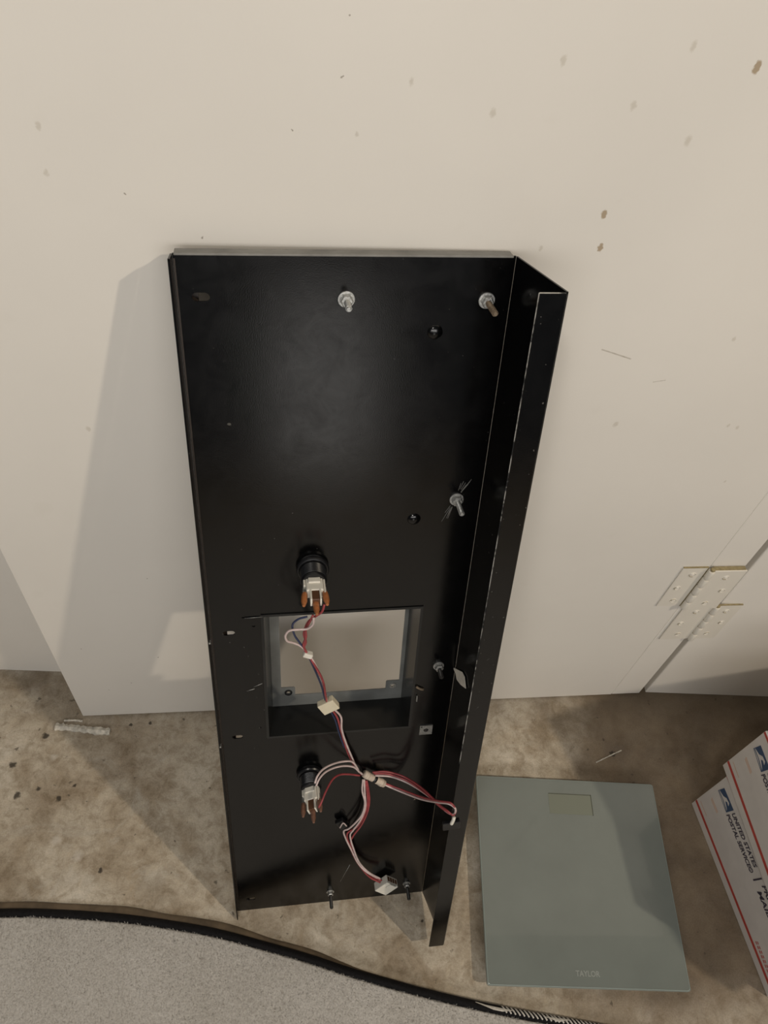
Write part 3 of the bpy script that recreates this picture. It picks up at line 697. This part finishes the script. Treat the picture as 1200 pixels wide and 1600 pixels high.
# ---------------------------------------------------------------- postal boxes
BOXN = [0]
def postal_box(corner, ang, label, L=0.286, Dp=0.222, H=0.14, printed=True):
    """corner: back lower corner of the printed side; ang: direction of the side along the floor"""
    mt = Matrix.Translation(corner) @ Matrix.Rotation(ang, 4, 'Z')      # X along the side, Y into the box
    b = empty('shipping_box', mat=mt)
    tag(b, label, 'box', 'stacked postal shipping boxes')
    box('carton', (0, 0, 0), (L, Dp, H), M_card, b, 0.0012)
    box('top_flap', (0.002, 0.002, H - 0.0005), (L - 0.002, Dp * 0.5 - 0.001, H + 0.0012), M_card, b, 0.0004)
    box('top_flap', (0.002, Dp * 0.5 + 0.001, H - 0.0005), (L - 0.002, Dp - 0.002, H + 0.0012), M_card, b, 0.0004)
    sd = Matrix.Rotation(math.pi / 2, 4, 'X')           # XY drawing -> XZ side, normal -Y
    def side(name, pts, mat, off=0.00025): return plate(name, pts, [], 0.0002, mat, b, Matrix.Translation((0, -off, 0)) @ sd)
    side('red_stripe', [(0.001, 0.0165), (L - 0.001, 0.0165), (L - 0.001, 0.0225), (0.001, 0.0225)], M_redprint)
    side('red_stripe', [(0.001, H - 0.0050), (L - 0.001, H - 0.0050), (L - 0.001, H - 0.0005), (0.001, H - 0.0005)], M_redprint)
    if not printed: return b
    # eagle emblem: navy slanted block with a pale head and wing
    em = side('emblem', [(0.0095, 0.0965), (0.0125, 0.1165), (0.0470, 0.1165), (0.0435, 0.0935), (0.040, 0.0935)], M_blueprint)
    def es(name, pts): return plate(name, pts, [], 0.0002, M_card, em, Matrix.Translation((0, -0.0005, 0)) @ sd)
    es('emblem_eagle', [(0.0105, 0.1010), (0.0215, 0.1050), (0.0270, 0.1115), (0.0350, 0.1125), (0.0380, 0.1075), (0.0320, 0.1085), (0.0290, 0.1045), (0.0420, 0.0985), (0.0260, 0.1010)])
    es('emblem_eagle', [(0.0100, 0.0985), (0.0240, 0.0990), (0.0420, 0.0955), (0.0240, 0.0970)])
    def tx(t, s, z, size, width, mat=M_textprint, shear=0.25, bold=0.00035):
        lettering('lettering', t, size, Matrix.Translation((s, -0.0003, z)) @ sd, mat, b, shear, bold, 0.0002, width)
    tx('UNITED STATES', 0.0500, 0.1070, 0.0135, 0.080)
    tx('POSTAL SERVICE\u00ae', 0.0465, 0.0910, 0.0135, 0.087)
    side('divider_bar', [(0.1415, 0.0910), (0.1445, 0.1150), (0.1470, 0.1150), (0.1440, 0.0910)], M_textprint)
    tx('PRIORITY', 0.1540, 0.1070, 0.0150, 0.066)
    tx('MAIL', 0.1580, 0.0890, 0.0150, 0.036)
    # small orange and red print lines
    for k, (z, s0, s1) in enumerate(((0.0690, 0.013, 0.036), (0.0655, 0.014, 0.0365))):
        side('fine_print', [(s0, z), (s1, z), (s1, z + 0.0020), (s0, z + 0.0020)], M_orangeprint)
    side('fine_print', [(0.0065, 0.0315), (0.031, 0.0315), (0.031, 0.0330), (0.0065, 0.0330)], M_orangeprint)
    for k in range(9):
        s0 = 0.216 + k * 0.0062
        side('fine_print', [(s0, 0.0290), (s0 + 0.0042, 0.0290), (s0 + 0.0042, 0.0312), (s0, 0.0312)], M_redprint)
        side('fine_print', [(s0 + 0.001, 0.0335), (s0 + 0.0048, 0.0335), (s0 + 0.0048, 0.0355), (s0 + 0.001, 0.0355)], M_redprint)
    return b
postal_box((0.6591, -0.1994, 0.0002), math.radians(-80.63), 'white postal box standing on the floor, lowest in the stack')
postal_box((0.6539, -0.1843, 0.1418), math.radians(-84.86), 'white postal box stacked second, resting on the lowest box')
postal_box((0.698, -0.262, 0.2834), math.radians(-69.2), 'white postal box on top of the stack, turned askew', L=0.345, Dp=0.46, H=0.137, printed=False)

postal_box((0.915, -0.205, 0.0002), math.radians(-82.0), 'tall plain white box behind the stack, holding up the askew box', L=0.30, Dp=0.25, H=0.2815, printed=False)

# ---------------------------------------------------------------- rug
rug = empty('rug', (0, -0.45, 0))
tag(rug, 'light grey carpet rug with a black bound edge', 'rug')
def rel(v): return Vector(v) - Vector((0, -0.45, 0))
edge = catmull([(-0.95, -0.40, 0), (-0.60, -0.385, 0)] + [(x, y, 0) for x, y in RUG] + [(0.50, -0.531, 0), (0.70, -0.575, 0), (0.95, -0.63, 0), (1.25, -0.70, 0)], 10)
# keep evenly spaced samples
def resample(P, step):
    out = [P[0]]; acc = 0.0
    for a, b in zip(P[:-1], P[1:]):
        L = (b - a).length; t = step - acc
        while t <= L:
            out.append(a + (b - a) * (t / L)); t += step
        acc = (acc + L) % step if True else 0
    return out
ed2 = resample(edge, 0.0016)
NP = len(ed2)
def inward(i):
    t = (ed2[min(i+1, NP-1)] - ed2[max(i-1, 0)]).normalized()
    return Vector((t.y, -t.x, 0))
def zlift(x): return 0.004 + 0.003 * math.sin(x * 9.0 + 1.0) + 0.004 * math.exp(-((x - 0.35) / 0.2) ** 2)
# pile surface
ds_ = [0.0075 + 0.0016 * k for k in range(116)]
V, Fc = [], []
for i in range(NP):
    nn = inward(i); b0 = ed2[i]
    for k, d in enumerate(ds_):
        p = b0 + nn * d
        z = 0.0115 + zlift(p.x) * math.exp(-d / 0.05)
        z += 0.0009 * mnoise.noise(Vector((p.x * 420, p.y * 420, 0))) + 0.0007 * mnoise.noise(Vector((p.x * 150, p.y * 150, 3)))
        if k == 0: z -= 0.004
        V.append(rel((p.x, p.y, z)))
nd = len(ds_)
for i in range(NP - 1):
    for k in range(nd - 1):
        Fc.append((i*nd+k, i*nd+k+1, (i+1)*nd+k+1, (i+1)*nd+k))
pile = mobj('pile', V, Fc, M_pile, rug, True)
# the rest of the rug behind the camera
last = [i * nd + nd - 1 for i in range(0, NP, 12)]
Vb = [rel((V[j].x, V[j].y - 0.45 + 0, 0)) for j in last]
pts_in = [V[j].copy() for j in last]
Vr, Fr = [], []
for p in pts_in: Vr += [Vector((p.x, p.y, 0.0115)), Vector((p.x * 0.96 - 0.02, -1.45, 0.0115))]
for i in range(len(pts_in) - 1): Fr.append((2*i, 2*i+1, 2*i+3, 2*i+2))
mobj('pile_back', Vr, Fr, M_pile, rug)
# loose tufts standing up in view
V, Fc = [], []
for k in range(70000):
    i = R.randrange(2, NP - 2); d = 0.0075 + R.random() ** 1.3 * 0.16
    b0 = ed2[i]
    if b0.x < -0.55 or b0.x > 0.50: continue
    p = b0 + inward(i) * d
    z = 0.0105 + zlift(p.x) * math.exp(-d / 0.05)
    a = R.uniform(0, 6.283); hh = R.uniform(0.0016, 0.0030); wv = 0.00042
    lx, ly = R.uniform(-.0022, .0022), R.uniform(-.0022, .0022)
    n0 = len(V)
    V += [rel((p.x - wv*math.cos(a), p.y - wv*math.sin(a), z)), rel((p.x + wv*math.cos(a), p.y + wv*math.sin(a), z)),
          rel((p.x + lx + 0.4*wv*math.cos(a), p.y + ly + .4*wv*math.sin(a), z + hh)), rel((p.x + lx - .4*wv*math.cos(a), p.y + ly - .4*wv*math.sin(a), z + hh))]
    Fc.append((n0, n0+1, n0+2, n0+3))
tag(mobj('tufts', V, Fc, M_pile, rug), kind='stuff')
# binding: rounded band over the edge
V, Fc = [], []
prof = [(-0.0005, 0.0), (-0.0022, 0.004), (-0.0018, 0.009), (0.0012, 0.0135), (0.0045, 0.0158), (0.0072, 0.0155), (0.0092, 0.0125), (0.0096, 0.008)]
idx = list(range(0, NP, 3)); npf = len(prof)
for i in idx:
    nn = inward(i); b0 = ed2[i]
    for (d, z) in prof:
        p = b0 + nn * (d - 0.002)
        wob = 0.0006 * mnoise.noise(Vector((b0.x * 60, d * 300, 0)))
        V.append(rel((p.x, p.y, max(0.0006, z * 0.86 + (zlift(b0.x) if z > 0.003 else zlift(b0.x) * 0.5) + wob))))
for a in range(len(idx) - 1):
    for k in range(npf - 1):
        Fc.append((a*npf+k, (a+1)*npf+k, (a+1)*npf+k+1, a*npf+k+1))
bd = mobj('binding', V, Fc, M_binding, rug, True)
# brown strip beyond the binding: underside plus the raised edge's shadow as colour
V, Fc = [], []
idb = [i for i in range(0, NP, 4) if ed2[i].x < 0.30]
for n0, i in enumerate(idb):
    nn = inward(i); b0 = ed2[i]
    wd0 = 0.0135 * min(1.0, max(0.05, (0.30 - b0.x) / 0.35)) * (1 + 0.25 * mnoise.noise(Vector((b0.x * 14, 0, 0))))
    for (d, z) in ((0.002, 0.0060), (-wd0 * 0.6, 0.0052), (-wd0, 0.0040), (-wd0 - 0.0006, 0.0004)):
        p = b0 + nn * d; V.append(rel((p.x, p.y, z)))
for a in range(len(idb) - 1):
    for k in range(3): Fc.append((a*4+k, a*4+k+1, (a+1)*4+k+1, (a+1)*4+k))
tag(mobj('edge_shade_strip', V, Fc, M_edgeshade, rug, True), 'brown strip with the shade of the rug edge in its colour')
# white woven tape with slanting black stitches on the outer shoulder, right-hand end
def shoulder(i, d, lift):
    nn = inward(i); b0 = ed2[i]; p = b0 + nn * (d - 0.002)
    t = min(max((d + 0.0022) / 0.0077, 0), 1)
    z = (0.006 + 0.010 * math.sin(t * math.pi / 2)) * 0.86 + zlift(b0.x) + lift
    return rel((p.x, p.y, z))
def ix(x): return min(range(NP), key=lambda i: abs(ed2[i].x - x))
for (x0, x1, d0, d1) in ((0.262, 0.322, 0.0, 0.0058), (0.352, 0.402, -0.001, 0.0055)):
    V, Fc = [], []
    ii = list(range(ix(x0), ix(x1), 2))
    for n0, i in enumerate(ii):
        tp = min(1.0, n0 / 8.0, (len(ii) - 1 - n0) / 6.0) * 0.8 + 0.2
        for k in range(4): V.append(shoulder(i, d0 + (d1 - d0) * k / 3 * tp, 0.0009))
    for a in range(len(ii) - 1):
        for k in range(3): Fc.append((a*4+k, (a+1)*4+k, (a+1)*4+k+1, a*4+k+1))
    mobj('woven_tape', V, Fc, M_stitchwhite, bd)
bm_V, bm_F = [], []
for k in range(34):
    x = 0.300 + k * 0.0062
    i = ix(x); j = min(NP - 1, i + 4)
    pts = [shoulder(i, -0.0015, 0.0012), shoulder((i + j)//2, 0.002, 0.0014), shoulder(j, 0.0062, 0.0012)]
    v_, f_ = tube_data(catmull(pts, 3), 0.0011, 6)
    o_ = len(bm_V); bm_V += v_; bm_F += [tuple(q + o_ for q in fc) for fc in f_]
tag(mobj('edge_stitches', bm_V, bm_F, M_stitchwhite, bd, True), 'pale slanting whip stitches', kind='stuff')

# ---------------------------------------------------------------- added glowing pane opposite, for a sheen in the black paint
q = NT('glow_pane'); q.p.inputs['Base Color'].default_value = (0.7, 0.7, 0.68, 1); q.p.inputs['Roughness'].default_value = 0.5
q.p.inputs['Emission Color'].default_value = (1.0, 0.98, 0.95, 1); q.p.inputs['Emission Strength'].default_value = 1.35
M_pane = q.mat
od = empty('sheen_glow_panel', (0.46, -2.62, 0)); tag(od, 'added low glowing pane for a sheen on the black panel', None, None, 'structure')
plate('opening_frame', [(-0.26, 0.004), (0.26, 0.004), (0.26, 0.86), (-0.26, 0.86)], [[(-0.20, 0.08), (0.20, 0.08), (0.20, 0.80), (-0.20, 0.80)]], 0.04, M_wall, od, FLAT)
box('pane', (-0.21, -0.006, 0.07), (0.21, 0.006, 0.81), M_pane, od)

# ---------------------------------------------------------------- litter on the floor
def scrap(name, pts, width, thick, mat, label, cat):
    """crumpled little strip following pts on the floor"""
    P = catmull([(x, y, 0) for x, y in pts], 8)
    c0 = Vector((P[0].x, P[0].y, 0))
    bm = bmesh.new(); rows = []
    for i, p in enumerate(P):
        t = (P[min(i+1, len(P)-1)] - P[max(i-1, 0)]).normalized(); s = Vector((-t.y, t.x, 0))
        w0 = width * (0.85 + 0.4 * mnoise.noise(Vector((i * 0.9, 1.3, 0))))
        w1 = width * (0.85 + 0.5 * mnoise.noise(Vector((i * 1.1, 7.7, 0))))
        zc = thick * (1.3 + 0.8 * mnoise.noise(Vector((i * 0.6, 3.1, 2))))
        rows.append([bm.verts.new(q - c0) for q in (p - s*w0/2 + Vector((0, 0, 0.0003)), p - s*w0/2 + Vector((0, 0, zc)), p + Vector((0, 0, zc * 1.5)), p + s*w1/2 + Vector((0, 0, zc)), p + s*w1/2 + Vector((0, 0, 0.0003)))])
    for a, b in zip(rows[:-1], rows[1:]):
        for k in range(5):
            bm.faces.new((a[k], a[(k+1) % 5], b[(k+1) % 5], b[k]))
    bm.faces.new(rows[0][::-1]); bm.faces.new(rows[-1])
    o = bmobj(name, bm, mat, None); o.location = c0
    return tag(o, label, cat)
M_chip = simple('flaking_white_paint', (0.58, 0.54, 0.46), 0.8, 0, 0.35, 120, 0.4, 300)
scrap('paint_strip', [(-0.409, -0.1000), (-0.385, -0.1010), (-0.352, -0.1045), (-0.320, -0.1055)], 0.0125, 0.0035, M_chip, 'crumbling white strip lying at the foot of the door', 'debris')
scrap('paint_sliver', [(-0.398, -0.0885), (-0.382, -0.0875), (-0.368, -0.0885)], 0.0035, 0.002, M_chip, 'thin white sliver behind the crumbling strip', 'debris')
scrap('splinter', [(0.5045, -0.134), (0.53, -0.122), (0.5535, -0.1115)], 0.0022, 0.0012, M_chip, 'pale splinter on the floor between the scale and the wall', 'debris')
